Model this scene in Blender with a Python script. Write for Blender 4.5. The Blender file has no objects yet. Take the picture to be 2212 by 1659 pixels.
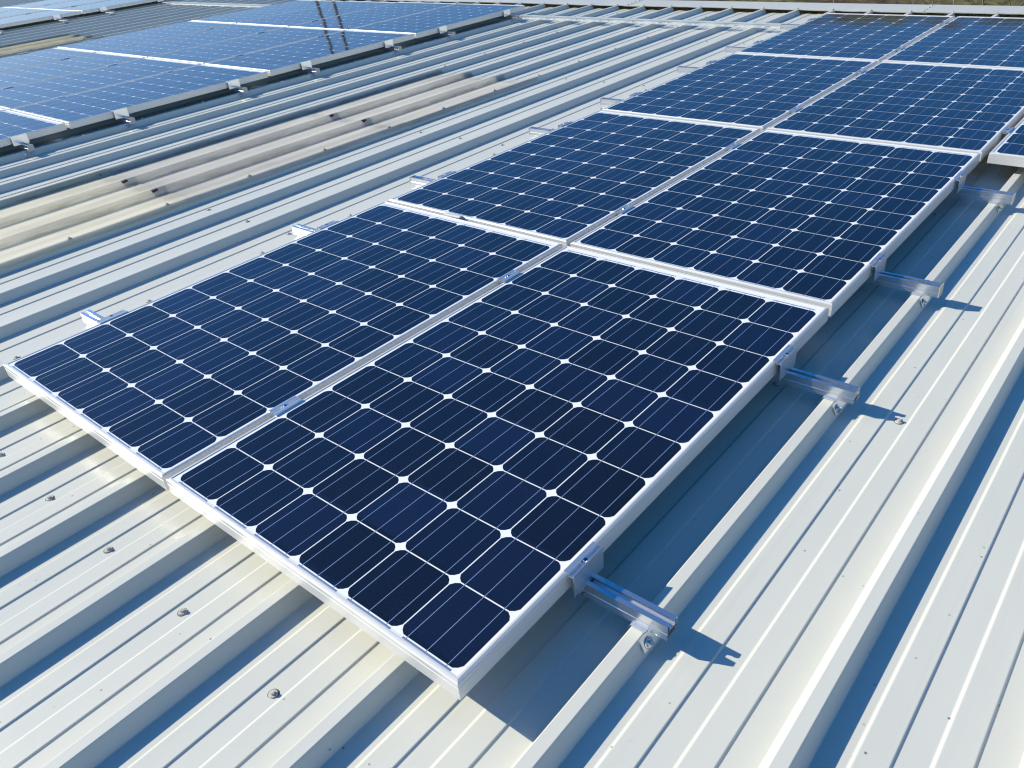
import bpy, bmesh, math, random
from math import radians, sin, cos, tan, pi
from mathutils import Matrix, Vector
random.seed(7)
S = bpy.context.scene
C = S.collection

# ------------------------------------------------------------------ frame of reference
# everything on the roof is laid out in roof coordinates (x across the ribs, y up the slope,
# z normal to the sheets, z = 0 at the top of the module frames) and then pitched by 7.5 deg
PITCH = Matrix.Rotation(radians(7.5), 4, 'X')

# ------------------------------------------------------------------ camera
cam = bpy.data.cameras.new('camera')
cam.sensor_width = 36.0
cam.lens = 36.0 * 1710.8029 / 2212.0
cam.clip_start = 0.02; cam.clip_end = 3000
camo = bpy.data.objects.new('camera', cam); C.objects.link(camo)
def rodr(w):
    th = Vector(w).length
    return Matrix.Rotation(th, 3, Vector(w))
Rm = rodr((2.0641112, 0.6976369, -0.4900407))
right, down, fwd = Rm[0], Rm[1], Rm[2]
M = Matrix(((right[0], -down[0], -fwd[0], 0), (right[1], -down[1], -fwd[1], 0), (right[2], -down[2], -fwd[2], 0), (0, 0, 0, 1)))
CAM = Vector((1.6789125, -0.5696190, 1.1710773))
camo.matrix_world = PITCH @ (Matrix.Translation(CAM) @ M)
S.camera = camo

# ------------------------------------------------------------------ light
sun_dir = (PITCH.to_3x3() @ Vector((-1.49, -0.64, 1.0))).normalized()
sun_el = math.asin(sun_dir.z); sun_az = math.atan2(sun_dir.x, sun_dir.y)
W = bpy.data.worlds.new('World'); S.world = W; W.use_nodes = True
nt = W.node_tree; bg = nt.nodes['Background']
sky = nt.nodes.new('ShaderNodeTexSky'); sky.sky_type = 'NISHITA'; sky.sun_disc = False
sky.sun_elevation = sun_el; sky.sun_rotation = sun_az
sky.air_density = 1.15; sky.dust_density = 0.3; sky.ozone_density = 2.6
hs = nt.nodes.new('ShaderNodeHueSaturation'); hs.inputs['Saturation'].default_value = 1.45
nt.links.new(sky.outputs[0], hs.inputs['Color']); tn = nt.nodes.new('ShaderNodeMix'); tn.data_type = 'RGBA'; tn.blend_type = 'MULTIPLY'; tn.inputs[0].default_value = 1.0
tn.inputs[7].default_value = (1.20, 1.0, 1.16, 1)          # clear winter air: a slightly violet blue
nt.links.new(hs.outputs[0], tn.inputs[6]); nt.links.new(tn.outputs[2], bg.inputs[0]); bg.inputs[1].default_value = 0.101
sl = bpy.data.lights.new('sun', 'SUN'); sl.energy = 4.6; sl.angle = radians(0.5); sl.color = (1.0, 0.95, 0.83)
so = bpy.data.objects.new('sun', sl); C.objects.link(so)
so.rotation_euler = sun_dir.to_track_quat('Z', 'Y').to_euler()
S.view_settings.view_transform = 'Standard'; S.view_settings.look = 'None'
S.view_settings.exposure = 0.42; S.view_settings.gamma = 1.0
S.cycles.max_bounces = 6; S.cycles.filter_width = 1.2

# ------------------------------------------------------------------ materials
def mat(name, base, rough=0.5, metal=0.0, spec=0.5, coat=0.0, coat_rough=0.03):
    m = bpy.data.materials.new(name); m.use_nodes = True
    b = m.node_tree.nodes['Principled BSDF']
    b.inputs['Base Color'].default_value = (*base, 1); b.inputs['Roughness'].default_value = rough
    b.inputs['Metallic'].default_value = metal; b.inputs['Specular IOR Level'].default_value = spec
    b.inputs['Coat Weight'].default_value = coat; b.inputs['Coat Roughness'].default_value = coat_rough
    return m
class N:
    def __init__(s, m): s.m = m; s.t = m.node_tree; s.b = s.t.nodes['Principled BSDF']
    def n(s, typ, **kw):
        o = s.t.nodes.new('ShaderNode' + typ)
        for k, v in kw.items():
            if k in o.inputs: o.inputs[k].default_value = v
            else: setattr(o, k, v)
        return o
    def l(s, a, b): s.t.links.new(a, b)
    def coord(s, scale=(1, 1, 1), which='Object', loc=(0, 0, 0)):
        tc = s.n('TexCoord'); mp = s.n('Mapping'); mp.inputs['Scale'].default_value = scale; mp.inputs['Location'].default_value = loc
        s.l(tc.outputs[which], mp.inputs[0]); return mp.outputs[0]
    def noise(s, co, scale, detail=3, rough=0.5):
        o = s.n('TexNoise'); o.inputs['Scale'].default_value = scale; o.inputs['Detail'].default_value = detail
        o.inputs['Roughness'].default_value = rough; s.l(co, o.inputs['Vector']); return o.outputs[0]
    def ramp(s, f, stops):
        r = s.n('ValToRGB'); e = r.color_ramp.elements
        while len(e) < len(stops): e.new(0.5)
        for i, (p, c) in enumerate(stops): e[i].position = p; e[i].color = (*c, 1) if len(c) == 3 else c
        s.l(f, r.inputs[0]); return r.outputs[0]
    def mix(s, f, a, b, blend='MIX'):
        o = s.n('Mix', data_type='RGBA', blend_type=blend)
        for sock, v in ((o.inputs[0], f), (o.inputs[6], a), (o.inputs[7], b)):
            if isinstance(v, (int, float)): sock.default_value = v
            elif isinstance(v, tuple): sock.default_value = (*v, 1)
            else: s.l(v, sock)
        return o.outputs[2]
    def bump(s, h, strength, dist, normal='Normal'):
        o = s.n('Bump'); o.inputs['Strength'].default_value = strength; o.inputs['Distance'].default_value = dist
        s.l(h, o.inputs['Height']); s.l(o.outputs[0], s.b.inputs[normal]); return o

def roof_material(name, base, dark):
    m = mat(name, base, 0.36, 0.0, 0.38); q = N(m)
    co = q.coord()
    big = q.noise(q.coord((1.0, 0.25, 1.0)), 2.2, 4)
    c1 = q.mix(q.ramp(big, [(0.35, (0, 0, 0)), (0.75, (1, 1, 1))]), base, tuple(v * k for v, k in zip(base, (0.93, 0.94, 0.955))))
    vor = q.n('TexVoronoi'); vor.inputs['Scale'].default_value = 26; q.l(co, vor.inputs['Vector'])
    sel = q.noise(co, 11, 2)
    a = q.ramp(vor.outputs['Distance'], [(0.045, (1, 1, 1)), (0.085, (0, 0, 0))])
    bb = q.ramp(sel, [(0.54, (0, 0, 0)), (0.60, (1, 1, 1))])
    sp = q.mix(1.0, a, bb, 'MULTIPLY')
    c2 = q.mix(sp, c1, dark)
    # fine long water streaks down the slope
    st = q.noise(q.coord((60, 0.6, 60)), 1.0, 3)
    c3 = q.mix(q.ramp(st, [(0.55, (0, 0, 0)), (0.80, (0.22, 0.22, 0.22))]), c2, tuple(v * 0.8 for v in base))
    q.l(c3, q.b.inputs['Base Color'])
    rr = q.ramp(q.noise(co, 5, 3), [(0.3, (0.30,) * 3), (0.8, (0.42,) * 3)]); q.l(rr, q.b.inputs['Roughness'])
    w1 = q.noise(co, 330, 2)
    bp1 = q.bump(w1, 0.10, 0.0008)
    w2 = q.noise(q.coord((1.2, 0.5, 1.0)), 5.0, 2)
    b2 = q.n('Bump'); b2.inputs['Strength'].default_value = 0.4; b2.inputs['Distance'].default_value = 0.006
    q.l(w2, b2.inputs['Height']); q.l(b2.outputs[0], bp1.inputs['Normal'])
    return m
m_roof = roof_material('grey_white_coated_steel', (0.64, 0.63, 0.535), (0.20, 0.17, 0.13))
m_cap = roof_material('flashing_steel', (0.58, 0.575, 0.50), (0.30, 0.28, 0.25))

def skylight_material(name, base, dirt, moss_shade):
    m = mat(name, base, 0.55, 0, 0.35); q = N(m)
    s1 = q.noise(q.coord((16, 0.35, 16)), 1.5, 5, 0.6)
    c = q.mix(q.ramp(s1, [(0.36, (0, 0, 0)), (0.68, (1, 1, 1))]), base, dirt)
    s2 = q.noise(q.coord((3, 1.0, 3)), 1.6, 4)
    c = q.mix(q.ramp(s2, [(0.48, (0, 0, 0)), (0.75, (0.5, 0.5, 0.5))]), c, tuple(v * 0.72 for v in dirt))
    # grime along each rib's bottom bends, widened to paint in the shaded rib side
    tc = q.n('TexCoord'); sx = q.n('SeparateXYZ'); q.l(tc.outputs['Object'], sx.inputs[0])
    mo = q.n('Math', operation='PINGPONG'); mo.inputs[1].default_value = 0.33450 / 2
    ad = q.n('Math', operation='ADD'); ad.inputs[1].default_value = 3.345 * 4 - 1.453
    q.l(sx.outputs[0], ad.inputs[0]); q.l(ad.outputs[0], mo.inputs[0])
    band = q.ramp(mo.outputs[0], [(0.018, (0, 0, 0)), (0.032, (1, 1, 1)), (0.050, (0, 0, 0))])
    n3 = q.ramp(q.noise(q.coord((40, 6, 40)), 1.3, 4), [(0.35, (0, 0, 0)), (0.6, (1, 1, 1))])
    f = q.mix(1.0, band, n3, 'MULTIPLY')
    c = q.mix(q.mix(1.0, f, (0.6, 0.6, 0.6), 'MULTIPLY'), c, moss_shade)
    q.l(c, q.b.inputs['Base Color'])
    q.bump(q.noise(q.coord((90, 2, 90)), 1.0, 2), 0.2, 0.001)
    tr = q.n('BsdfTranslucent'); q.l(c, tr.inputs[0]); ms = q.n('MixShader'); ms.inputs[0].default_value = 0.6
    out = q.t.nodes['Material Output']; q.l(q.b.outputs[0], ms.inputs[1]); q.l(tr.outputs[0], ms.inputs[2]); q.l(ms.outputs[0], out.inputs[0])
    return m
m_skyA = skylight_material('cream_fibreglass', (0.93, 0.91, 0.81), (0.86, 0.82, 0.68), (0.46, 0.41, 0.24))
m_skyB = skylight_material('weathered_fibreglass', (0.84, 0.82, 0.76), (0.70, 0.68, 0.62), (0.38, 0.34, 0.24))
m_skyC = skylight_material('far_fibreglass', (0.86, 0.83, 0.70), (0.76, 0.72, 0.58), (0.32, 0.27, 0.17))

m_frame = mat('anodised_aluminium', (0.72, 0.71, 0.67), 0.34, 0.22)
q = N(m_frame); q.l(q.ramp(q.noise(q.coord((4, 4, 30)), 3, 3), [(0.3, (0.30,) * 3), (0.8, (0.42,) * 3)]), q.b.inputs['Roughness'])
m_rail = mat('mill_aluminium', (0.80, 0.81, 0.82), 0.26, 0.93)
q = N(m_rail); q.bump(q.noise(q.coord((2, 400, 400)), 1.0, 2), 0.15, 0.0006)
m_clamp = mat('clamp_aluminium', (0.76, 0.77, 0.78), 0.32, 0.85)
m_bolt = mat('stainless_bolt', (0.70, 0.69, 0.67), 0.15, 1.0)
m_capend = mat('end_cap_plastic', (0.40, 0.39, 0.34), 0.6)
m_galv = mat('galvanised_steel', (0.74, 0.77, 0.77), 0.32, 0.5)
m_zinc = mat('weathered_zinc', (0.50, 0.475, 0.41), 0.55, 0.1)
m_ring = mat('rubber_washer', (0.16, 0.15, 0.13), 0.8)
m_rust = mat('rusty_washer', (0.16, 0.075, 0.05), 0.7)
m_dark = mat('dark_underside', (0.03, 0.03, 0.03), 0.8)
m_wall = mat('building_wall', (0.40, 0.39, 0.36), 0.8)

def glass_coat(m, q):
    # toughened glass over the laminate: gently rolled surface, so reflections waver
    nz = q.noise(q.coord((1.0, 1.0, 1.0), 'Object'), 2.6, 1)
    q.b.inputs['Coat Weight'].default_value = 1.0; q.b.inputs['Coat Roughness'].default_value = 0.05
    q.b.inputs['Coat IOR'].default_value = 1.56
    o = q.n('Bump'); o.inputs['Strength'].default_value = 0.35; o.inputs['Distance'].default_value = 0.0035
    q.l(nz, o.inputs['Height']); q.l(o.outputs[0], q.b.inputs['Coat Normal'])
m_back = mat('white_backsheet', (0.86, 0.86, 0.83), 0.6, 0, 0.0); glass_coat(m_back, N(m_back))
m_cell = mat('monocrystalline_silicon', (0.006, 0.010, 0.030), 0.45, 0, 0.0)
q = N(m_cell); glass_coat(m_cell, q)
tc = q.n('TexCoord'); oi = q.n('ObjectInfo')
vm = q.n('VectorMath', operation='DIVIDE'); vm.inputs[1].default_value = (0.159, 0.159, 1)
va = q.n('VectorMath', operation='ADD'); va.inputs[1].default_value = (3.0, 0.0, 0.0)
q.l(tc.outputs['Object'], vm.inputs[0])
fl = q.n('VectorMath', operation='FLOOR'); q.l(vm.outputs[0], fl.inputs[0])
ad = q.n('VectorMath', operation='ADD'); q.l(fl.outputs[0], ad.inputs[0])
cx = q.n('CombineXYZ'); mm = q.n('Math', operation='MULTIPLY'); mm.inputs[1].default_value = 97.0; q.l(oi.outputs['Random'], mm.inputs[0]); q.l(mm.outputs[0], cx.inputs[2])
q.l(cx.outputs[0], ad.inputs[1])
wn = q.n('TexWhiteNoise', noise_dimensions='3D'); q.l(ad.outputs[0], wn.inputs[0])
cc = q.ramp(wn.outputs[0], [(0.0, (0.0030, 0.0033, 0.0065)), (0.5, (0.0035, 0.0060, 0.017)), (1.0, (0.0055, 0.0105, 0.036))])
dust = q.ramp(q.noise(q.coord((1, 1, 1)), 420, 2, 0.7), [(0.64, (0, 0, 0)), (0.72, (0.4, 0.4, 0.4))])
pat = q.ramp(q.noise(q.coord((1, 1, 1)), 7, 3), [(0.50, (0.0, 0.0, 0.0)), (0.75, (1, 1, 1))])
dd = q.mix(1.0, dust, pat, 'MULTIPLY')
sx = q.n('SeparateXYZ'); q.l(tc.outputs['Object'], sx.inputs[0])
m1 = q.n('Math', operation='MULTIPLY'); m1.inputs[1].default_value = 1 / 0.0022; q.l(sx.outputs[1], m1.inputs[0])
m2 = q.n('Math', operation='FRACT'); q.l(m1.outputs[0], m2.inputs[0])
m3 = q.n('Math', operation='LESS_THAN'); m3.inputs[1].default_value = 0.20; q.l(m2.outputs[0], m3.inputs[0])
cc = q.mix(m3.outputs[0], cc, (0.020, 0.025, 0.042))       # silver contact fingers
q.l(q.mix(dd, cc, (0.25, 0.24, 0.22)), q.b.inputs['Base Color'])
m_bus = mat('silver_busbar', (0.34, 0.42, 0.58), 0.42, 0.5, 0.5); glass_coat(m_bus, N(m_bus))
m_rib = mat('silver_ribbon', (0.33, 0.40, 0.50), 0.3, 0.6, 0.5); glass_coat(m_rib, N(m_rib))

# ------------------------------------------------------------------ mesh helpers
class MB:
    def __init__(s): s.v = []; s.f = []; s.m = []
    def face(s, pts, mi=0):
        i = len(s.v); s.v += [tuple(p) for p in pts]; s.f.append(tuple(range(i, i + len(pts)))); s.m.append(mi)
    def prism(s, poly, a0, a1, axis='x', mi=0, caps=True):
        """poly = [(u, v)] in the plane across the axis, counter-clockwise seen from +axis"""
        if axis == 'x': P = lambda a, p: (a, p[0], p[1])
        elif axis == 'y': P = lambda a, p: (p[0], a, p[1])
        else: P = lambda a, p: (p[0], p[1], a)
        n = len(poly); i = len(s.v)
        s.v += [P(a0, p) for p in poly] + [P(a1, p) for p in poly]
        for k in range(n):
            j = (k + 1) % n
            s.f.append((i + k, i + j, i + n + j, i + n + k)); s.m.append(mi)
        if caps:
            s.f.append(tuple(i + k for k in reversed(range(n)))); s.m.append(mi)
            s.f.append(tuple(i + n + k for k in range(n))); s.m.append(mi)
    def box(s, x0, x1, y0, y1, z0, z1, mi=0):
        s.prism([(x0, y0), (x1, y0), (x1, y1), (x0, y1)], z0, z1, 'z', mi)
    def cyl(s, c, r, z0, z1, n=12, mi=0, r1=None, rot=0):
        r1 = r if r1 is None else r1; i = len(s.v)
        for (rr, z) in ((r, z0), (r1, z1)):
            s.v += [(c[0] + rr * cos(2 * pi * k / n + rot), c[1] + rr * sin(2 * pi * k / n + rot), z) for k in range(n)]
        for k in range(n):
            j = (k + 1) % n; s.f.append((i + k, i + j, i + n + j, i + n + k)); s.m.append(mi)
        s.f.append(tuple(i + k for k in reversed(range(n)))); s.m.append(mi)
        s.f.append(tuple(i + n + k for k in range(n))); s.m.append(mi)
    def xform(s, M, start=0):
        for k in range(start, len(s.v)): s.v[k] = tuple(M @ Vector(s.v[k]))
    def build(s, name, mats, parent=None, bevel=0, smooth=False):
        me = bpy.data.meshes.new(name); me.from_pydata(s.v, [], s.f)
        if not isinstance(mats, (list, tuple)): mats = [mats]
        for m in mats: me.materials.append(m)
        for p, mi in zip(me.polygons, s.m): p.material_index = mi; p.use_smooth = smooth
        bm = bmesh.new(); bm.from_mesh(me); bmesh.ops.recalc_face_normals(bm, faces=bm.faces); bm.to_mesh(me); bm.free()
        o = bpy.data.objects.new(name, me); C.objects.link(o); o.parent = parent
        if bevel:
            b = o.modifiers.new('bevel', 'BEVEL'); b.width = bevel; b.segments = 2; b.limit_method = 'ANGLE'
        return o
def tag(o, label=None, cat=None, group=None, kind=None):
    if label: o['label'] = label
    if cat: o['category'] = cat
    if group: o['group'] = group
    if kind: o['kind'] = kind
    return o
WORLD = set()
def empty(name, loc=(0, 0, 0)):
    o = bpy.data.objects.new(name, None); C.objects.link(o); o.location = loc; o.empty_display_size = 0.1; return o
def copy_tree(o, parent=None):
    c = o.copy(); C.objects.link(c); c.parent = parent
    for ch in list(o.children): copy_tree(ch, c)
    return c

# ------------------------------------------------------------------ roof
PITCHX = 0.3345; RIB0 = 1.453; ZP = -0.122; ZR = -0.085; RH = ZR - ZP
LAP0 = -0.2195; LAPW = 3 * PITCHX
def arc_bend(pts, r=0.0022, n=3):
    out = [pts[0]]
    for a, b, c in zip(pts, pts[1:], pts[2:]):
        A, B, D = Vector(a), Vector(b), Vector(c)
        u = (A - B); w = (D - B); lu, lw = u.length, w.length
        t = min(r, lu * 0.45, lw * 0.45); p0 = B + u / lu * t; p1 = B + w / lw * t
        for k in range(n + 1):
            s = k / n; out.append(tuple((1 - s) ** 2 * p0 + 2 * s * (1 - s) * B + s * s * p1))
    out.append(pts[-1]); return out
def sheet_profile(lift=0.0, left_full=False, cover=0.0009):
    p = []
    if left_full: p += [(-0.0315, 0), (-0.014, RH)]
    else: p += [(-0.008, RH - 0.0006)]
    SW = 0.0036
    for k in range(3):
        b = k * PITCHX
        p += [(b + 0.014, RH), (b + 0.0315, 0), (b + 0.082, 0), (b + 0.087, SW), (b + 0.1375, SW), (b + 0.1408, 0),
              (b + 0.189, 0), (b + 0.194, SW), (b + 0.2445, SW), (b + 0.2478, 0)]
        e = cover if k == 2 else 0.0
        p += [(b + PITCHX - 0.0315 - e, 0), (b + PITCHX - 0.014 - e * 0.5, RH + e)]
    e = cover
    p += [(LAPW + 0.014 + e, RH + e), (LAPW + 0.014 + 0.0105 + e, RH * 0.40 + e * 0.4)]
    return [(x, z + lift) for x, z in arc_bend(p)]
def soft_profile(lift):
    # moulded fibreglass: the same ribs with rounded, lower swages
    p = [(-0.008, RH - 0.0006)]
    for k in range(3):
        b = k * PITCHX
        p += [(b + 0.012, RH), (b + 0.036, 0), (b + 0.080, 0), (b + 0.090, .0014), (b + 0.134, .0014), (b + 0.144, 0),
              (b + 0.187, 0), (b + 0.197, .0014), (b + 0.241, .0014), (b + 0.251, 0), (b + PITCHX - 0.036, 0), (b + PITCHX - 0.0125, RH)]
    p += [(LAPW + 0.015, RH + .0009), (LAPW + 0.027, RH * .33)]
    return [(x, z + lift) for x, z in arc_bend(p, 0.010, 5)]
def sheet(name, m, x0, y0, y1, parent, lift=0.0, thick=0.0007, left_full=False, sag=None):
    pr = soft_profile(lift) if name == 'translucent_sheet' else sheet_profile(lift, left_full)
    mb = MB(); ys = [y0, y1]
    if sag:
        ys = [y0 + (y1 - y0) * k / sag for k in range(sag + 1)]
    n = len(pr)
    for y in ys: mb.v += [(x0 + x, y, ZP + z) for x, z in pr]
    for r in range(len(ys) - 1):
        for k in range(n - 1):
            a = r * n + k; mb.f.append((a, a + 1, a + n + 1, a + n)); mb.m.append(0)
    # underside lip so that cut ends read as sheet with a thickness
    for (yy, r) in ((y0, 0), (y1, len(ys) - 1)):
        i = len(mb.v); mb.v += [(x0 + x, yy, ZP + z - thick) for x, z in pr]
        for k in range(n - 1):
            a = r * n + k; mb.f.append((a, i + k, i + k + 1, a + 1)); mb.m.append(0)
    return mb.build(name, m, parent)

B = empty('warehouse_roof', (0, 0, -0.5))
tag(B, 'light grey ribbed metal roof carrying the rows of solar panels', 'roof')
INV = Matrix.Translation((0, 0, 0.5))
def roofpart(o):
    o.parent = B; o.matrix_parent_inverse = Matrix.Translation((0, 0, 0.5)); return o
YE = 7.315
for k in range(-21, 6):
    x0 = LAP0 + LAPW * k
    if k == -3:
        roofpart(sheet('roof_sheet', m_roof, x0, 4.13, YE, None))
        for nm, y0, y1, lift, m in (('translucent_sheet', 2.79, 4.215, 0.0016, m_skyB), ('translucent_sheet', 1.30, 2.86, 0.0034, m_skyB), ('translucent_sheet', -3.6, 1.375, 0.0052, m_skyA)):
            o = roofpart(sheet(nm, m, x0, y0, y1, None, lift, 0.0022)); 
    elif k == -10:
        roofpart(sheet('roof_sheet', m_roof, x0, 4.22, YE, None))
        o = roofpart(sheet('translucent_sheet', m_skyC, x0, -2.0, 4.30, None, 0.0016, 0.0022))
    else:
        roofpart(sheet('roof_sheet', m_roof, x0, -3.6, YE, None))

# screws ------------------------------------------------------------
def screw_mesh():
    mb = MB()
    mb.cyl((0, 0), 0.0125, 0.0, 0.0006, 16, 1, 0.0115)
    mb.cyl((0, 0), 0.0098, 0.0006, 0.0030, 16, 0, 0.0088)
    mb.cyl((0, 0), 0.0060, 0.0028, 0.0036, 16, 0, 0.0058)
    mb.cyl((0, 0), 0.0050, 0.0036, 0.0088, 6, 0, 0.0046, 0.3)
    return mb
scr0 = None
def screw(x, y, z, m=None, s=1.0, rot=None):
    global scr0
    if scr0 is None:
        scr0 = screw_mesh().build('roof_screw', [m_zinc, m_ring]); o = scr0
    else:
        o = scr0.copy(); C.objects.link(o)
    o.location = (x, y, z); o.rotation_euler = (random.uniform(-.08, .08), random.uniform(-.08, .08), random.uniform(0, 6)) if rot is None else rot
    o.scale = (s, s, s)
    return roofpart(o)
def covered(x, y):
    if 0.99 < x < 2.0 and y > 3.3: return True
    if -1.03 < x < 0.93 and y > 0.0: return True
    if -8.3 < x < -4.33: return True
    if x < -11.87 and y > 1: return True
    return False
def rnd(a): return random.uniform(-a, a)
for y in (-0.188, 1.336, 2.844, 4.365, 5.885):
    for k in range(-10, 2):
        x = RIB0 - 0.168 + (k - 0) * PITCHX
        if k < -10 or x > 1.5: continue
        if y < 0 and not (-0.80 < x < 0.70): continue
        if covered(x, y): continue
        if -3.23 < x < -2.2265 and y < 4.3: continue
        if x < -3.9 and y > 3: continue
        screw(x + rnd(.004), y + rnd(.004), ZP + 0.0)
for k in range(11, 16):
    pass
for x, ph, lo, hi in ((-1.223, 0.06, 0.0, 4.2), (-2.2265, 0.19, 0.6, 7.0), (-3.23, 0.22, 4.25, 6.9), (-4.234, 0.62, 1.5, 6.5)):
    y = ph
    while y < hi:
        if y > lo:
            z = ZR + 0.0010 + (0.0045 if (x == -2.2265 and y < 4.2) else 0)
            if not (abs(y - 6.36) < 0.06): screw(x, y + rnd(.01), z)
        y += 0.507
for (x, y) in ((-9.251, 4.05), (-9.251, 3.4), (-9.251, 5.0), (-9.251, 5.7), (-10.2545, 4.6), (-10.2545, 5.2), (-11.258, 4.5), (-11.258, 5.2)):
    screw(x, y, ZR + 0.001, s=1.3)
# rusty fixings where the translucent sheets lap
rw = MB(); rw.cyl((0, 0), 0.016, 0, 0.003, 14, 0, 0.014); rw.cyl((0, 0), 0.006, 0.003, 0.011, 6, 0); rw.box(-0.012, 0.020, -0.045, -0.012, 0.0, 0.0022)
r0 = rw.build('rusty_fixing', m_rust); first = True
for x in (-3.23, -2.8955, -2.561):
    for y in (1.322, 2.815):
        if x == -3.23 and y > 2: continue
        o = r0 if first else r0.copy()
        if not first: C.objects.link(o)
        first = False
        if x == -3.23: o.location = (x + 0.026, y, ZP + 0.016); o.rotation_euler = (0, radians(64), 0); o.scale = (.6, .6, .6)
        else: o.location = (x + 0.016, y, ZR - 0.003); o.rotation_euler = (0, radians(40), 0); o.scale = (.6, .6, .6)
        roofpart(o)

mb = MB(); mb.box(-3.20, -2.255, -3.5, 4.12, ZP - .012, ZP - .008); mb.box(-10.22, -9.28, -2.0, 4.2, ZP - .012, ZP - .008)  # unseen white reflector added below the translucent strips to brighten them
roofpart(mb.build('added_reflector', mat('white_reflector', (0.85, 0.82, 0.74), 0.8)))
# ridge cap -----------------------------------------------------------
YR0, YR1 = 7.295, 7.60
def cap_piece(x0, x1, lift):
    mb = MB(); n = 24
    rows = []
    for k in range(n + 1):
        x = x0 + (x1 - x0) * k / n
        ph = ((x - RIB0) / PITCHX) % 1.0
        w = 0.004 * sin(pi * ph) * sin(x * 2.3 + 1.0)
        e = ZR + 0.0035 + lift
        rows.append([(x, YR0 + 0.008, e - 0.006 + w), (x, YR0, e + w), (x, YR0 + 0.12, e + 0.006 + w * .4), (x, YR1, e + 0.012), (x, YR1 + 0.30, e + 0.012 - 0.30 * tan(radians(15)))])
    m = 5
    for r in rows: mb.v += r
    for k in range(n):
        for j in range(m - 1):
            a = k * m + j; mb.f.append((a, a + 1, a + m + 1, a + m)); mb.m.append(0)
    o = mb.build('ridge_cap', m_cap)
    s = o.modifiers.new('solid', 'SOLIDIFY'); s.thickness = 0.0012; s.offset = 1
    return roofpart(o)
xs = [-21.4, -18.4, -15.4, -12.4, -9.4, -6.4, -3.4, -0.42, 2.56, 5.5]
for i, (a, b) in enumerate(zip(xs, xs[1:])):
    cap_piece(a - (0.06 if i else 0), b, 0.0022 * (i % 2))
    if -4 < b < 1:
        for j, dy in enumerate((0.03, 0.10, 0.17, 0.25)): screw(b - 0.03, YR0 + dy, ZR + 0.008 + dy * .04, s=0.95)
for k in range(-17, 1):
    x = RIB0 - 4 * PITCHX + k * PITCHX
    screw(x + rnd(.004), YR0 + 0.022, ZR + 0.0062, s=1.0)
mb = MB()
mb.box(-22, 6, YE - 0.02, YE + 0.02, -0.60, ZP - 0.002)          # closure under the flashing
roofpart(mb.build('ridge_closure', m_dark))
mb = MB()
mb.prism([(7.62, -0.085), (7.62, -0.30), (20, -0.30 - 12.4 * tan(radians(15))), (20, -0.085 - 12.4 * tan(radians(15)))][::-1], -22, 6, 'x')
roofpart(mb.build('far_slope', m_roof))
mb = MB(); mb.box(-22, 6, -3.5, 19.5, -8.0, -4.2)
mb.box(-22, 6, -3.5, 7.3, -4.2, -0.25)
roofpart(mb.build('wall', m_wall))

# ------------------------------------------------------------------ solar panel
PW, PL, PH = 0.990, 1.650, 0.045
CX0 = -PW / 2 + 0.0200        # left edge of the cell field, from panel centre
CY0 = -PL / 2 + 0.0185
def make_panel():
    root = empty('solar_panel')
    # extruded frame, mitred at the corners: profile (inset, z)
    prof = [(0, 0), (0, 0.0290), (0.0007, 0.0296), (0.0007, 0.0308), (0, 0.0314), (0, 0.0415), (0.0010, 0.0425), (0.0010, 0.0432),
            (0.0020, 0.0436), (0.0026, 0.0432), (0.0034, 0.0432), (0.0040, 0.0444), (0.0048, 0.0440), (0.0056, 0.0440), (0.0062, 0.0450),
            (0.0108, 0.0450), (0.0112, 0.0446), (0.0112, 0.0388), (0.0016, 0.0388), (0.0016, 0.0016), (0.0280, 0.0016), (0.0280, 0)]
    mb = MB(); n = len(prof); cs = [(-1, -1), (1, -1), (1, 1), (-1, 1)]
    for sx, sy in cs: mb.v += [(sx * (PW / 2 - d), sy * (PL / 2 - d), z) for d, z in prof]
    for s in range(4):
        for k in range(n):
            j = (k + 1) % n; t = (s + 1) % 4
            mb.f.append((s * n + k, s * n + j, t * n + j, t * n + k)); mb.m.append(0)
    mb.build('frame', m_frame, root)
    ix, iy = PW / 2 - 0.0110, PL / 2 - 0.0110
    mb = MB(); mb.box(-ix, ix, -iy, iy, 0.0390, 0.0432); bs = mb.build('backsheet', m_back, root)
    mb = MB(); cut = 0.0150; h = 0.078
    for i in range(6):
        for j in range(10):
            cx = CX0 + 0.159 * (i + .5); cy = CY0 + 0.159 * (j + .5)
            pts = []
            for (sx, sy, sw) in ((1, 1, 0), (-1, 1, 1), (-1, -1, 0), (1, -1, 1)):
                a = (sx * h, sy * (h - cut)); b = (sx * (h - cut), sy * h)
                mid = ((a[0] + b[0]) / 2 + sx * 0.0014, (a[1] + b[1]) / 2 + sy * 0.0014)
                seq = [a, mid, b] if not sw else [b, mid, a]
                pts += seq
            mb.face([(cx + x, cy + y, 0.0434) for x, y in pts])
    cells = mb.build('solar_cells', m_cell, root)
    mb = MB()
    for i in range(6):
        for t in (-0.052, 0, 0.052):
            x = CX0 + 0.159 * (i + .5) + t
            mb.face([(x - .00075, CY0 - 0.004, 0.04352), (x + .00075, CY0 - 0.004, 0.04352), (x + .00075, CY0 + 1.598, 0.04352), (x - .00075, CY0 + 1.598, 0.04352)])
    mb.build('busbar_lines', m_bus, root)
    for ya, yb, ex in ((-.0062, -.0020, 0.0), (1.5955, 1.5998, .008)):
        mb = MB()
        for i in range(6):
            a = CX0 + 0.159 * i + 0.020; b = a + 0.125
            if i: mb.box(a - .034, a - ex, CY0 + (ya + yb) / 2 - .0002, CY0 + (ya + yb) / 2 + .0002, .0434, .0436)
            mb.box(a - ex, b, CY0 + ya, CY0 + yb, .04300, .0437)
        mb.build('end_ribbon', m_rib, root)
    return root
panel0 = make_panel(); used = [False]
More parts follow.
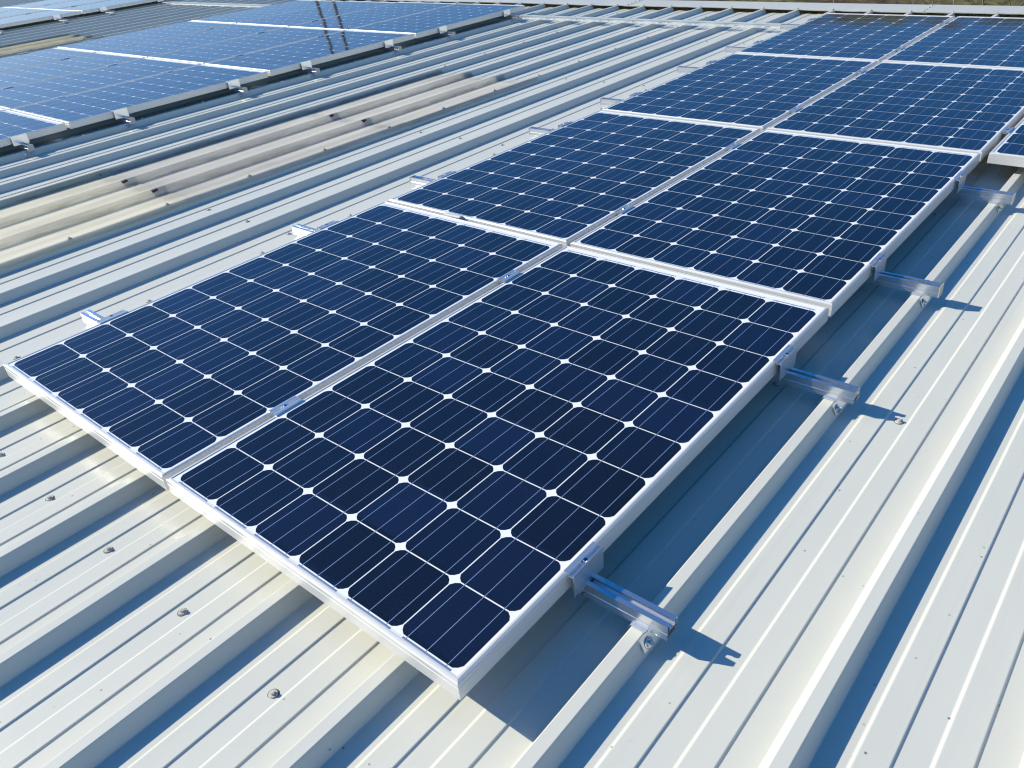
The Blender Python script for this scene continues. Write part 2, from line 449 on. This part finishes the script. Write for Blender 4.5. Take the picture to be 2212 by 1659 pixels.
def panel(xl, y0, label, group, tilt=(0, 0)):
    o = panel0 if not used[0] else copy_tree(panel0); used[0] = True
    o.location = (xl + PW / 2, y0 + PL / 2, -PH + 0.0)
    o.rotation_euler = (radians(tilt[0]), radians(tilt[1]), 0)
    tag(o, label, 'solar panel', group)
    return o
GM = 'panels of the near array'
near = [
 ('right', 0, 'nearest dark blue solar panel, its front corner jutting toward the viewer'),
 ('left', 0, 'dark navy solar panel left of the nearest one, its corner at the left picture edge'),
 ('right', 1, 'second panel up the right-hand row, with two free rail ends on its right side'),
 ('left', 1, 'second panel up the left-hand row, just behind the panel touching the left edge'),
 ('right', 2, 'third panel up the right-hand row, beside the panel cut by the right edge'),
 ('left', 2, 'third panel up the left-hand row of the near array'),
 ('right', 3, 'topmost panel of the second row, directly below the ridge flashing at upper right'),
 ('left', 3, 'topmost panel of the left-hand row, beside the end of the cable tray')]
ROWY = [-0.0185 + 1.6746 * r for r in range(4)]
for col, r, lab in near:
    xl = -0.0200 if col == 'right' else -0.0200 - 1.0085
    panel(xl, ROWY[r], lab, GM, (rnd(.12) if r < 3 else 0, rnd(.12) if r < 3 else 0))
panel(0.9960, ROWY[2] + 0.006, 'panel cut by the right picture edge, its pale front frame in full view', GM, (rnd(.1), rnd(.1)))
panel(0.9960, ROWY[3] + 0.004, 'panel in the far upper right corner, below the ridge flashing and cut by the edge', GM, (rnd(.1), rnd(.1)))
GL = 'panels of the left array'
LX = -4.3164; LY = [-0.0025 + 1.6746 * r for r in range(4)]
names_col = ['right edge column', 'second column from right', 'third column from right', 'far left column']
names_row = ['lowest row', 'second row up', 'third row up', 'top row']
for r in range(4):
    for c in range(4):
        if r == 0 and c > 1: continue
        panel(LX - PW - 1.0075 * c, LY[r], 'sky-reflecting panel of the left array, %s, %s' % (names_col[c], names_row[r]), GL, (rnd(.18), rnd(.18)))
G3 = 'panels of the farthest array'
FX = -11.85; FY = [5.26 - 1.6746, 5.26]
for r in range(2):
    for c in range(3):
        panel(FX - PW - 1.0075 * c, FY[r] + 0.012, 'pale blue panel of the top left corner array, %s, %s' % (('right column', 'middle column', 'left column')[c], ('below its white joint', 'above its white joint')[r]), G3, (rnd(.18), rnd(.18)))

# ------------------------------------------------------------------ mounting rails
RT = -0.0450; RB = -0.0812
def rail_mesh(x0, x1):
    mb = MB(); w = 0.0175
    for s in (-1, 1):
        def P(pts): return [(s * a, b) for a, b in pts] if s > 0 else [(s * a, b) for a, b in pts][::-1]
        mb.prism(P([(w - .0016, -.0016), (w - .0016, -.0200), (w - .0008, -.0210), (w - .0002, RB - RT), (w + .0016, RB - RT), (w + .0010, -.0210), (w, -.0200), (w, -.0016)]), x0, x1)   # side wall
        mb.prism(P([(.0062, -.0016), (w, -.0016), (w, 0), (.0062, 0)]), x0, x1)              # top flange
        mb.prism(P([(.0062, -.0050), (.0062, -.0016), (.0076, -.0016), (.0076, -.0050)]), x0, x1)
        mb.prism(P([(.0095, -.0150), (.0095, -.0050), (.0110, -.0050), (.0110, -.0150)]), x0, x1)
        mb.prism(P([(.0110, -.0166), (.0110, -.0150), (w - .0016, -.0150), (w - .0016, -.0166)]), x0, x1)
    mb.prism([(-.0110, -.0166), (.0110, -.0166), (.0110, -.0150), (-.0110, -.0150)], x0, x1)
    mb.prism([(-.0150, RB - RT + .0030), (.0150, RB - RT + .0030), (.0150, RB - RT + .0045), (-.0150, RB - RT + .0045)], x0 + .0005, x1 - .0005)
    return mb
cache = {}
def shared(key, fn):
    if key not in cache:
        cache[key] = fn(); return cache[key]
    o = cache[key].copy(); C.objects.link(o)
    for ch in list(cache[key].children):
        c = ch.copy(); C.objects.link(c); c.parent = o
    return o
def bolt_mb():
    mb = MB(); mb.cyl((0, 0), 0.0065, 0, 0.0012, 16)
    n = 16; i0 = len(mb.v)
    rr = [(0.0058, 0.0012), (0.0060, 0.0060), (0.0052, 0.0070), (0.0030, 0.0070), (0.0030, 0.0035)]
    for r, z in rr: mb.v += [(r * cos(2 * pi * k / n), r * sin(2 * pi * k / n), z) for k in range(n)]
    for a in range(len(rr) - 1):
        for k in range(n):
            j = (k + 1) % n; mb.f.append((i0 + a * n + k, i0 + a * n + j, i0 + (a + 1) * n + j, i0 + (a + 1) * n + k)); mb.m.append(0)
    mb.f.append(tuple(i0 + 4 * n + k for k in range(n))); mb.m.append(1)
    return mb
def mk_mid():
    mb = MB(); L = 0.045
    t = 0.0022
    # hat: two wings over the frames, shallow channel between
    mb.prism([(-.0190, .0006), (-.0072, .0006), (-.0072, -.0060), (.0072, -.0060), (.0072, .0006), (.0190, .0006), (.0190, .0032), (.0132, .0038), (.0050, .0030), (.0050, -.0036), (-.0050, -.0036), (-.0050, .0030), (-.0132, .0038), (-.0190, .0032)], -L, L, 'y')
    o = mb.build('mid_clamp', m_clamp)
    b = bolt_mb().build('bolt', [m_bolt, m_dark], o); b.location = (0, 0, -.0036)
    return o
def mk_end():
    mb = MB(); L = 0.051
    # local x = 0 at the frame's outer edge, +x away from the panel
    mb.prism([(-.0085, .0006), (.0010, .0006), (.0010, -.0058), (.0150, -.0058), (.0150, -.0560), (.0172, -.0560), (.0172, .0040), (.0150, .0040), (.0150, -.0034), (.0036, -.0034), (.0036, .0030), (-.0085, .0030)], -L, L, 'y')
    o = mb.build('end_clamp', m_clamp)
    mb = MB(); mb.prism([(.0010, -.0450), (.0030, -.0450), (.0030, -.0060), (.0010, -.0060)], -L + .012, L - .012, 'y')
    mb.build('clamp_leg', m_clamp, o)
    b = bolt_mb().build('bolt', [m_bolt, m_dark], o); b.location = (.0092, 0, -.0034)
    return o
def mk_bracket():
    mb = MB(); L = 0.026; e = 0.0016
    t0, t1 = ZR + .0014, ZR + .0036
    a = math.atan2(RH, 0.0175)
    mb.prism([(-.0165, t0), (.0165, t0), (.0172, t1), (-.0172, t1)], -L, L, 'y')
    sl = 0.0175 / RH
    for s in (-1, 1):
        z1 = ZR - 0.026
        def X(z, off): return .0165 + (t0 - z) * sl + off
        pts = [(s * X(t0, 0), t0), (s * X(z1, 0), z1), (s * X(z1, .0022), z1), (s * X(t0, .0016), t0)]
        y0 = -L - 0.022 if s > 0 else -L
        mb.prism(pts if s < 0 else pts[::-1], y0, L, 'y')
    o = mb.build('roof_bracket', m_clamp)
    sc = screw_mesh().build('bracket_screw', [m_bolt, m_bolt], o)
    sc.location = (.0175 + .0185 * sl * 1.0 + .0012, -L - .002, ZR - .0150); sc.rotation_euler = (0, radians(90) - math.atan(sl), 0)
    return o
def mk_cap():
    mb = MB(); mb.box(0, .0035, -.0195, .0195, RB - RT - .001, .0012); 
    return mb.build('end_cap', m_capend, None, .0006)
def rail(y, x0, x1, label, group, caps=(False, False), ends=(None, None), mids=(), feet=()):
    r = empty('mounting_rail', (x0, y, RT))
    tag(r, label, 'mounting rail', group)
    rail_mesh(0, x1 - x0).build('rail_profile', m_rail, r)
    def put(o, x, z=0.0, flip=False):
        o.parent = r; o.location = (x - x0, 0, z - RT)
        o.rotation_euler = (0, 0, pi if flip else 0)
        return o
    if caps[0]: put(shared('cap', mk_cap), x0, RT, True)
    if caps[1]: put(shared('cap', mk_cap), x1, RT)
    if ends[0] is not None: put(shared('end', mk_end), ends[0], 0, True)
    if ends[1] is not None: put(shared('end', mk_end), ends[1], 0)
    for x in mids: put(shared('mid', mk_mid), x, 0)
    for x in feet: put(shared('foot', mk_bracket), x, 0)
    return r
XR = -0.0200 + PW; XL = -0.0200 - 1.0085; XM = -0.0200 - 0.00925; XE = 0.9960 - 0.013
RY = [0.351, 1.307, 2.036, 2.985, 3.704, 4.655, 5.372, 6.345]
RG = 'rails under the near array'
rl = ['nearest aluminium rail, its open hollow end free beyond the nearest panel', 'second rail from the viewer, open ended, crossing the far part of the nearest panel',
      'third rail from the viewer, with a beige end cap on its free right end', 'fourth rail from the viewer, capped end just in front of the right edge panel',
      'fifth rail from the viewer, running on under the right edge panel', 'sixth rail from the viewer, under the middle of the third panels',
      'seventh rail from the viewer, under the lower part of the topmost panels', 'farthest rail of the near array, in line with the cable tray']
for i, y in enumerate(RY):
    long = i >= 4
    rail(y, -1.280, 2.45 if long else 1.180, rl[i], RG, caps=(i >= 2, i >= 2 and not long), ends=(XL, None if long else XR),
         mids=(XM, XE) if long else (XM,), feet=(RIB0 - 8 * PITCHX, RIB0 - 4 * PITCHX, RIB0 - PITCHX))
RG = 'rails under the left array'
LRY = [0.360, 1.330, 2.040, 2.985, 3.704, 4.655, 5.375, 6.345]
for i, y in enumerate(LRY):
    if i == 0: continue
    xr = LX; cols = 2 if i == 1 else 4; xl = LX - PW - 1.0075 * (cols - 1)
    ordn = ['', 'lowest', 'second', 'third', 'fourth', 'fifth', 'sixth', 'topmost'][i]
    rail(y, xl - 0.25, -4.160, '%s rail stub from below along the open edge of the left array' % ordn, RG, caps=(False, True), ends=(xl if cols == 4 else None, xr),
         mids=[LX - PW - 1.0075 * c - 0.00875 for c in range(cols - 1)], feet=(RIB0 - 17 * PITCHX, RIB0 - 29 * PITCHX))
RG = 'rails under the farthest array'
for i, y in enumerate((3.95, 4.868, 5.590, 6.545)):
    rail(y, FX - PW - 2 * 1.0075 - 0.2, -11.52, '%s rail stub from below at the edge of the farthest array, top left' % ('lowest', 'second', 'third', 'topmost')[i], RG,
         caps=(False, True), ends=(FX - PW - 2 * 1.0075, FX), mids=[FX - PW - 1.0075 * c - 0.00875 for c in range(2)], feet=(RIB0 - 39 * PITCHX,))

# ------------------------------------------------------------------ perforated cable trays
def tray(x0, x1, y, label):
    mb = MB(); L = x1 - x0; w = 0.025; zt = 0.034; t = 0.0012; st = 0.095; ln = 0.072
    for s in (-1, 1):
        y0, y1 = (s * w - t / 2, s * w + t / 2)
        mb.box(0, L, y0, y1, 0, 0.006); mb.box(0, L, y0, y1, 0.019, zt)
        fy = s * (w + .004) ; a, b = sorted((s * (w + t / 2), s * (w + .006)))
        mb.box(0, L, a, b, zt - t, zt)
        x = 0.0
        while x < L: mb.box(x, min(L, x + st - ln), y0, y1, 0.006, 0.019); x += st
    a = w - t / 2
    mb.box(0, L, -a, -a + .006, 0, t); mb.box(0, L, a - .006, a, 0, t); mb.box(0, L, -.004, .004, 0, t)
    x = 0.0
    while x < L:
        mb.box(x, min(L, x + st - ln), -a + .006, -.004, 0, t); mb.box(x, min(L, x + st - ln), .004, a - .006, 0, t); x += st
    o = mb.build('cable_tray', m_galv); o.location = (x0, y, ZR + .0015)
    return tag(o, label, 'cable tray', 'cable trays between the arrays')
tray(-4.140, -1.300, 6.375, 'slotted galvanised cable tray spanning from the left array to the near array')
tray(-11.50, -8.70, 6.50, 'bright slotted cable tray at the top edge, left of the left array')

# a loose clamp left in the cross joint between the first and second panels of the left-hand row
mb = MB(); mb.prism([(-.012, 0), (.012, 0), (.012, .003), (.006, .003), (.006, .006), (-.006, .006), (-.006, .003), (-.012, .003)], -.045, .045, 'x')
lc = mb.build('loose_clip', m_frame); lc.location = (-0.620, 1.644, 0.0010); lc.rotation_euler = (0, 0, 0.03)
tag(lc, 'short bright aluminium clip in the cross joint behind the left near panel', 'clip')

# ------------------------------------------------------------------ flying insect
ins = MB()
def ell(mb, c, r, n=8, m=5):
    i = len(mb.v)
    for a in range(m + 1):
        th = pi * a / m
        mb.v += [(c[0] + r[0] * cos(th), c[1] + r[1] * sin(th) * cos(2 * pi * k / n), c[2] + r[2] * sin(th) * sin(2 * pi * k / n)) for k in range(n)]
    for a in range(m):
        for k in range(n):
            j = (k + 1) % n; mb.f.append((i + a * n + k, i + a * n + j, i + (a + 1) * n + j, i + (a + 1) * n + k)); mb.m.append(0)
ell(ins, (0, 0, 0), (.0022, .0012, .0012)); ell(ins, (.0040, 0, -.0003), (.0034, .0012, .0011)); ell(ins, (-.0027, 0, .0002), (.0011, .0011, .001))
bi = ins.build('insect', mat('insect_brown', (0.10, 0.05, 0.02), 0.5), None, 0, True)
for s in (-1, 1):
    mb = MB(); ang = radians(58 * s)
    mb.v += [(0.0075 * k / 4 * cos(ang) * -0.2 + sin(ang) * 0.0085 * k / 4 * 1.0 * 0, 0, 0) for k in range(0)]
    pts = [(0, 0), (.003, -.0011), (.007, -.0016), (.0095, 0), (.007, .0013), (.003, .0008)]
    mb.prism(pts, 0, .00015, 'z')
    w = mb.build('wing', mat('insect_wing', (0.75, 0.72, 0.62), 0.3), bi)
    w.location = (0, s * .001, .001); w.rotation_euler = (0, radians(-15), s * radians(75))
bi.location = (0.98376, 0.32841, -0.07500); bi.rotation_euler = (0.2, 0.1, radians(120))
tag(bi, 'tiny brown insect with pale wings hovering in front of the nearest rail', 'insect')

# ------------------------------------------------------------------ pitch everything built on the roof
for o in list(bpy.data.objects):
    if o.parent is None and o not in (camo, so):
        L = Matrix.LocRotScale(o.location, o.rotation_euler, o.scale)
        M2 = PITCH @ L
        o.matrix_basis = M2

# ------------------------------------------------------------------ land beyond the ridge (level world coordinates)
CW = PITCH @ CAM
def crest(az):
    pts = [(-180, 2), (-100, 3), (-72, 4), (-63, 4.5), (-55, 7.5), (-45, 10.5), (-34, 13.4), (-24, 15.6), (-10, 16.4), (0, 16), (40, 8), (80, 3), (180, 2)]
    for (a, e), (b, g) in zip(pts, pts[1:]):
        if a <= az <= b:
            t = (az - a) / (b - a); t = t * t * (3 - 2 * t); return e + (g - e) * t
    return 3
GZ = -7.0
def land(r, az):
    R1, R2 = 45.0, 260.0
    if r < R1: return GZ
    top = CW.z + R2 * tan(radians(crest(az)))
    t = min(1.0, (r - R1) / (R2 - R1))
    z = GZ + (top - GZ) * (0.25 * t + 0.75 * t * t)
    if r > R2: z = top - (r - R2) * 0.05
    return z
mb = MB(); rs = [0.5, 15, 30, 45, 55, 65, 75, 85, 95, 105, 115, 125, 140, 155, 170, 190, 210, 230, 245, 255, 262, 300, 420, 900]
azs = [a * 1.0 for a in range(-180, 181)]
rr = random.Random(3)
for r in rs:
    for az in azs:
        z = land(r, az)
        if r > 50 and r < 280: z += rr.uniform(-.5, .5) * (r / 90.0)
        mb.v.append((CW.x + r * sin(radians(az)), CW.y + r * cos(radians(az)), z))
n = len(azs)
for i in range(len(rs) - 1):
    for k in range(n - 1):
        a = i * n + k; mb.f.append((a, a + 1, a + n + 1, a + n)); mb.m.append(0)
m_land = mat('winter_hillside', (0.1, 0.1, 0.04), 0.9, 0, 0.1); q = N(m_land)
n1 = q.noise(q.coord((1, 1, 1)), 0.10, 5, 0.65); n2 = q.noise(q.coord((1, 1, 1)), 0.9, 4, 0.7)
c1 = q.ramp(n1, [(0.38, (0.11, 0.085, 0.055)), (0.48, (0.15, 0.14, 0.06)), (0.58, (0.16, 0.18, 0.06)), (0.70, (0.15, 0.12, 0.07))])
c2 = q.ramp(n2, [(0.38, (0.35, 0.35, 0.35)), (0.62, (1.15, 1.1, 1.0))])
q.l(q.mix(1.0, c1, c2, 'MULTIPLY'), q.b.inputs['Base Color'])
g = mb.build('ground', m_land, None, 0, True); tag(g, kind='structure'); g['label'] = 'green brown winter hillside beyond the ridge'

# bare saplings and a belt of brush just beyond the building
def px_dir(u, v):
    d = Vector(((u - 1106) / 1710.8029, (v - 829.5) / 1710.8029, 1))
    d = Rm.transposed() @ d
    return (PITCH.to_3x3() @ d).normalized()
m_bark = mat('pale_bark', (0.23, 0.20, 0.15), 0.85); m_twig = mat('brown_twigs', (0.10, 0.075, 0.055), 0.9)
def limb(mb, p, q2, r0, r1, n=5):
    d = (q2 - p); L = d.length
    if L < 1e-5: return
    z = d / L; x = z.orthogonal().normalized(); y = z.cross(x); i = len(mb.v)
    for c, r in ((p, r0), (q2, r1)): mb.v += [tuple(c + (x * cos(2 * pi * k / n) + y * sin(2 * pi * k / n)) * r) for k in range(n)]
    for k in range(n):
        j = (k + 1) % n; mb.f.append((i + k, i + j, i + n + j, i + n + k)); mb.m.append(0)
def bare_tree(base, h, seed, name='bare_sapling', tr=0.09, spread=0.5):
    R = random.Random(seed); root = empty(name, base)
    tm = MB(); cm = MB(); p = Vector((0, 0, 0)); d = Vector((R.uniform(-.12, .12), R.uniform(-.12, .12), 1)).normalized()
    segs = 8; pts = []
    for k in range(segs):
        nx = p + d * (h / segs); limb(tm, p, nx, tr * (1 - k / segs * .8), tr * (1 - (k + 1) / segs * .8)); pts.append((nx.copy(), tr * (1 - (k + 1) / segs * .8)))
        p = nx; d = (d + Vector((R.uniform(-.15, .15), R.uniform(-.15, .15), 0))).normalized()
    def grow(p, d, L, r, lev):
        q2 = p + d * L; limb(cm, p, q2, r, r * .6, 3)
        if lev == 0: return
        for _ in range(3):
            t = R.uniform(.4, 1); nd = (d + Vector((R.uniform(-.7, .7), R.uniform(-.7, .7), R.uniform(-.2, .6)))).normalized()
            grow(p + d * L * t, nd, L * R.uniform(.5, .75), r * .55, lev - 1)
    for (q2, r) in pts[2:]:
        for _ in range(3):
            a = R.uniform(0, 2 * pi); nd = Vector((cos(a) * spread, sin(a) * spread, R.uniform(.4, 1))).normalized()
            grow(q2, nd, h * R.uniform(.10, .22), max(.012, r * .45), 3)
    tm.build('trunk', m_bark, root); cm.build('crown', m_twig, root)
    return root
spots = [(1788, 52, 'thin bare sapling above the middle of the ridge flashing'), (1996, 50, 'bare sapling just right of the lapped joint in the flashing'), (2036, 56, 'dark bare sapling between two pale ones above the ridge'),
         (2078, 48, 'pale twin-stemmed bare sapling above the ridge at upper right'), (2098, 50, 'leaning bare sapling beside the pale twin-stemmed one'), (2182, 47, 'bare sapling nearest the top right corner of the picture')]
for i, (u, dist, lab) in enumerate(spots):
    d = px_dir(u, 20); az = math.atan2(d.x, d.y)
    x, y = CW.x + dist * sin(az), CW.y + dist * cos(az); z = land(dist, math.degrees(az))
    t = bare_tree((x, y, z), 8.0 + i * .3, 11 + i); tag(t, lab, 'tree', 'bare saplings beyond the ridge')
# brush belt (nobody could count its twigs)
mb = MB(); R = random.Random(5)
for k in range(9000):
    az = radians(R.uniform(-36, -4)); dist = R.uniform(34, 43)
    x, y = CW.x + dist * sin(az), CW.y + dist * cos(az); top = CW.z - dist * tan(radians(R.uniform(2.05, 2.9) + 0.25 * sin(az * 60)))
    p = Vector((x, y, top - R.uniform(.4, 1.2))); q2 = Vector((x + R.uniform(-.35, .35), y + R.uniform(-.35, .35), top))
    limb(mb, p, q2, .02, .006, 3)
    if k % 10 == 0: limb(mb, Vector((x, y, GZ)), p, .04, .02, 3)
o = mb.build('brush', mat('purple_brown_twigs', (0.085, 0.070, 0.068), 0.9)); tag(o, 'grey brown brush showing just above the ridge flashing', kind='stuff')
# twin timber poles whose reflections waver in the left array
m_pole = mat('grey_timber', (0.24, 0.20, 0.15), 0.8)
def pole(u, dist, el, label):
    d = px_dir(u, 40); az = math.atan2(d.x, d.y); x, y = CW.x + dist * sin(az), CW.y + dist * cos(az)
    z0 = land(dist, math.degrees(az)); H = CW.z + dist * tan(radians(el)) - z0
    mb = MB(); mb.cyl((0, 0), .19, 0, H, 12, 0, .12)
    o = mb.build('timber_pole', m_pole); o.location = (x, y, z0)
    mb = MB(); mb.box(-1.1, 1.1, -.08, .08, H - .8, H - .62); mb.build('crossarm', m_twig, o)
    tag(o, label, 'pole', 'timber poles beyond the ridge')
pole(655, 70, 14.0, 'timber pole mirrored as a dark streak in the left array, left of its twin')
pole(690, 70, 13.6, 'timber pole mirrored in the left array, right of its twin')
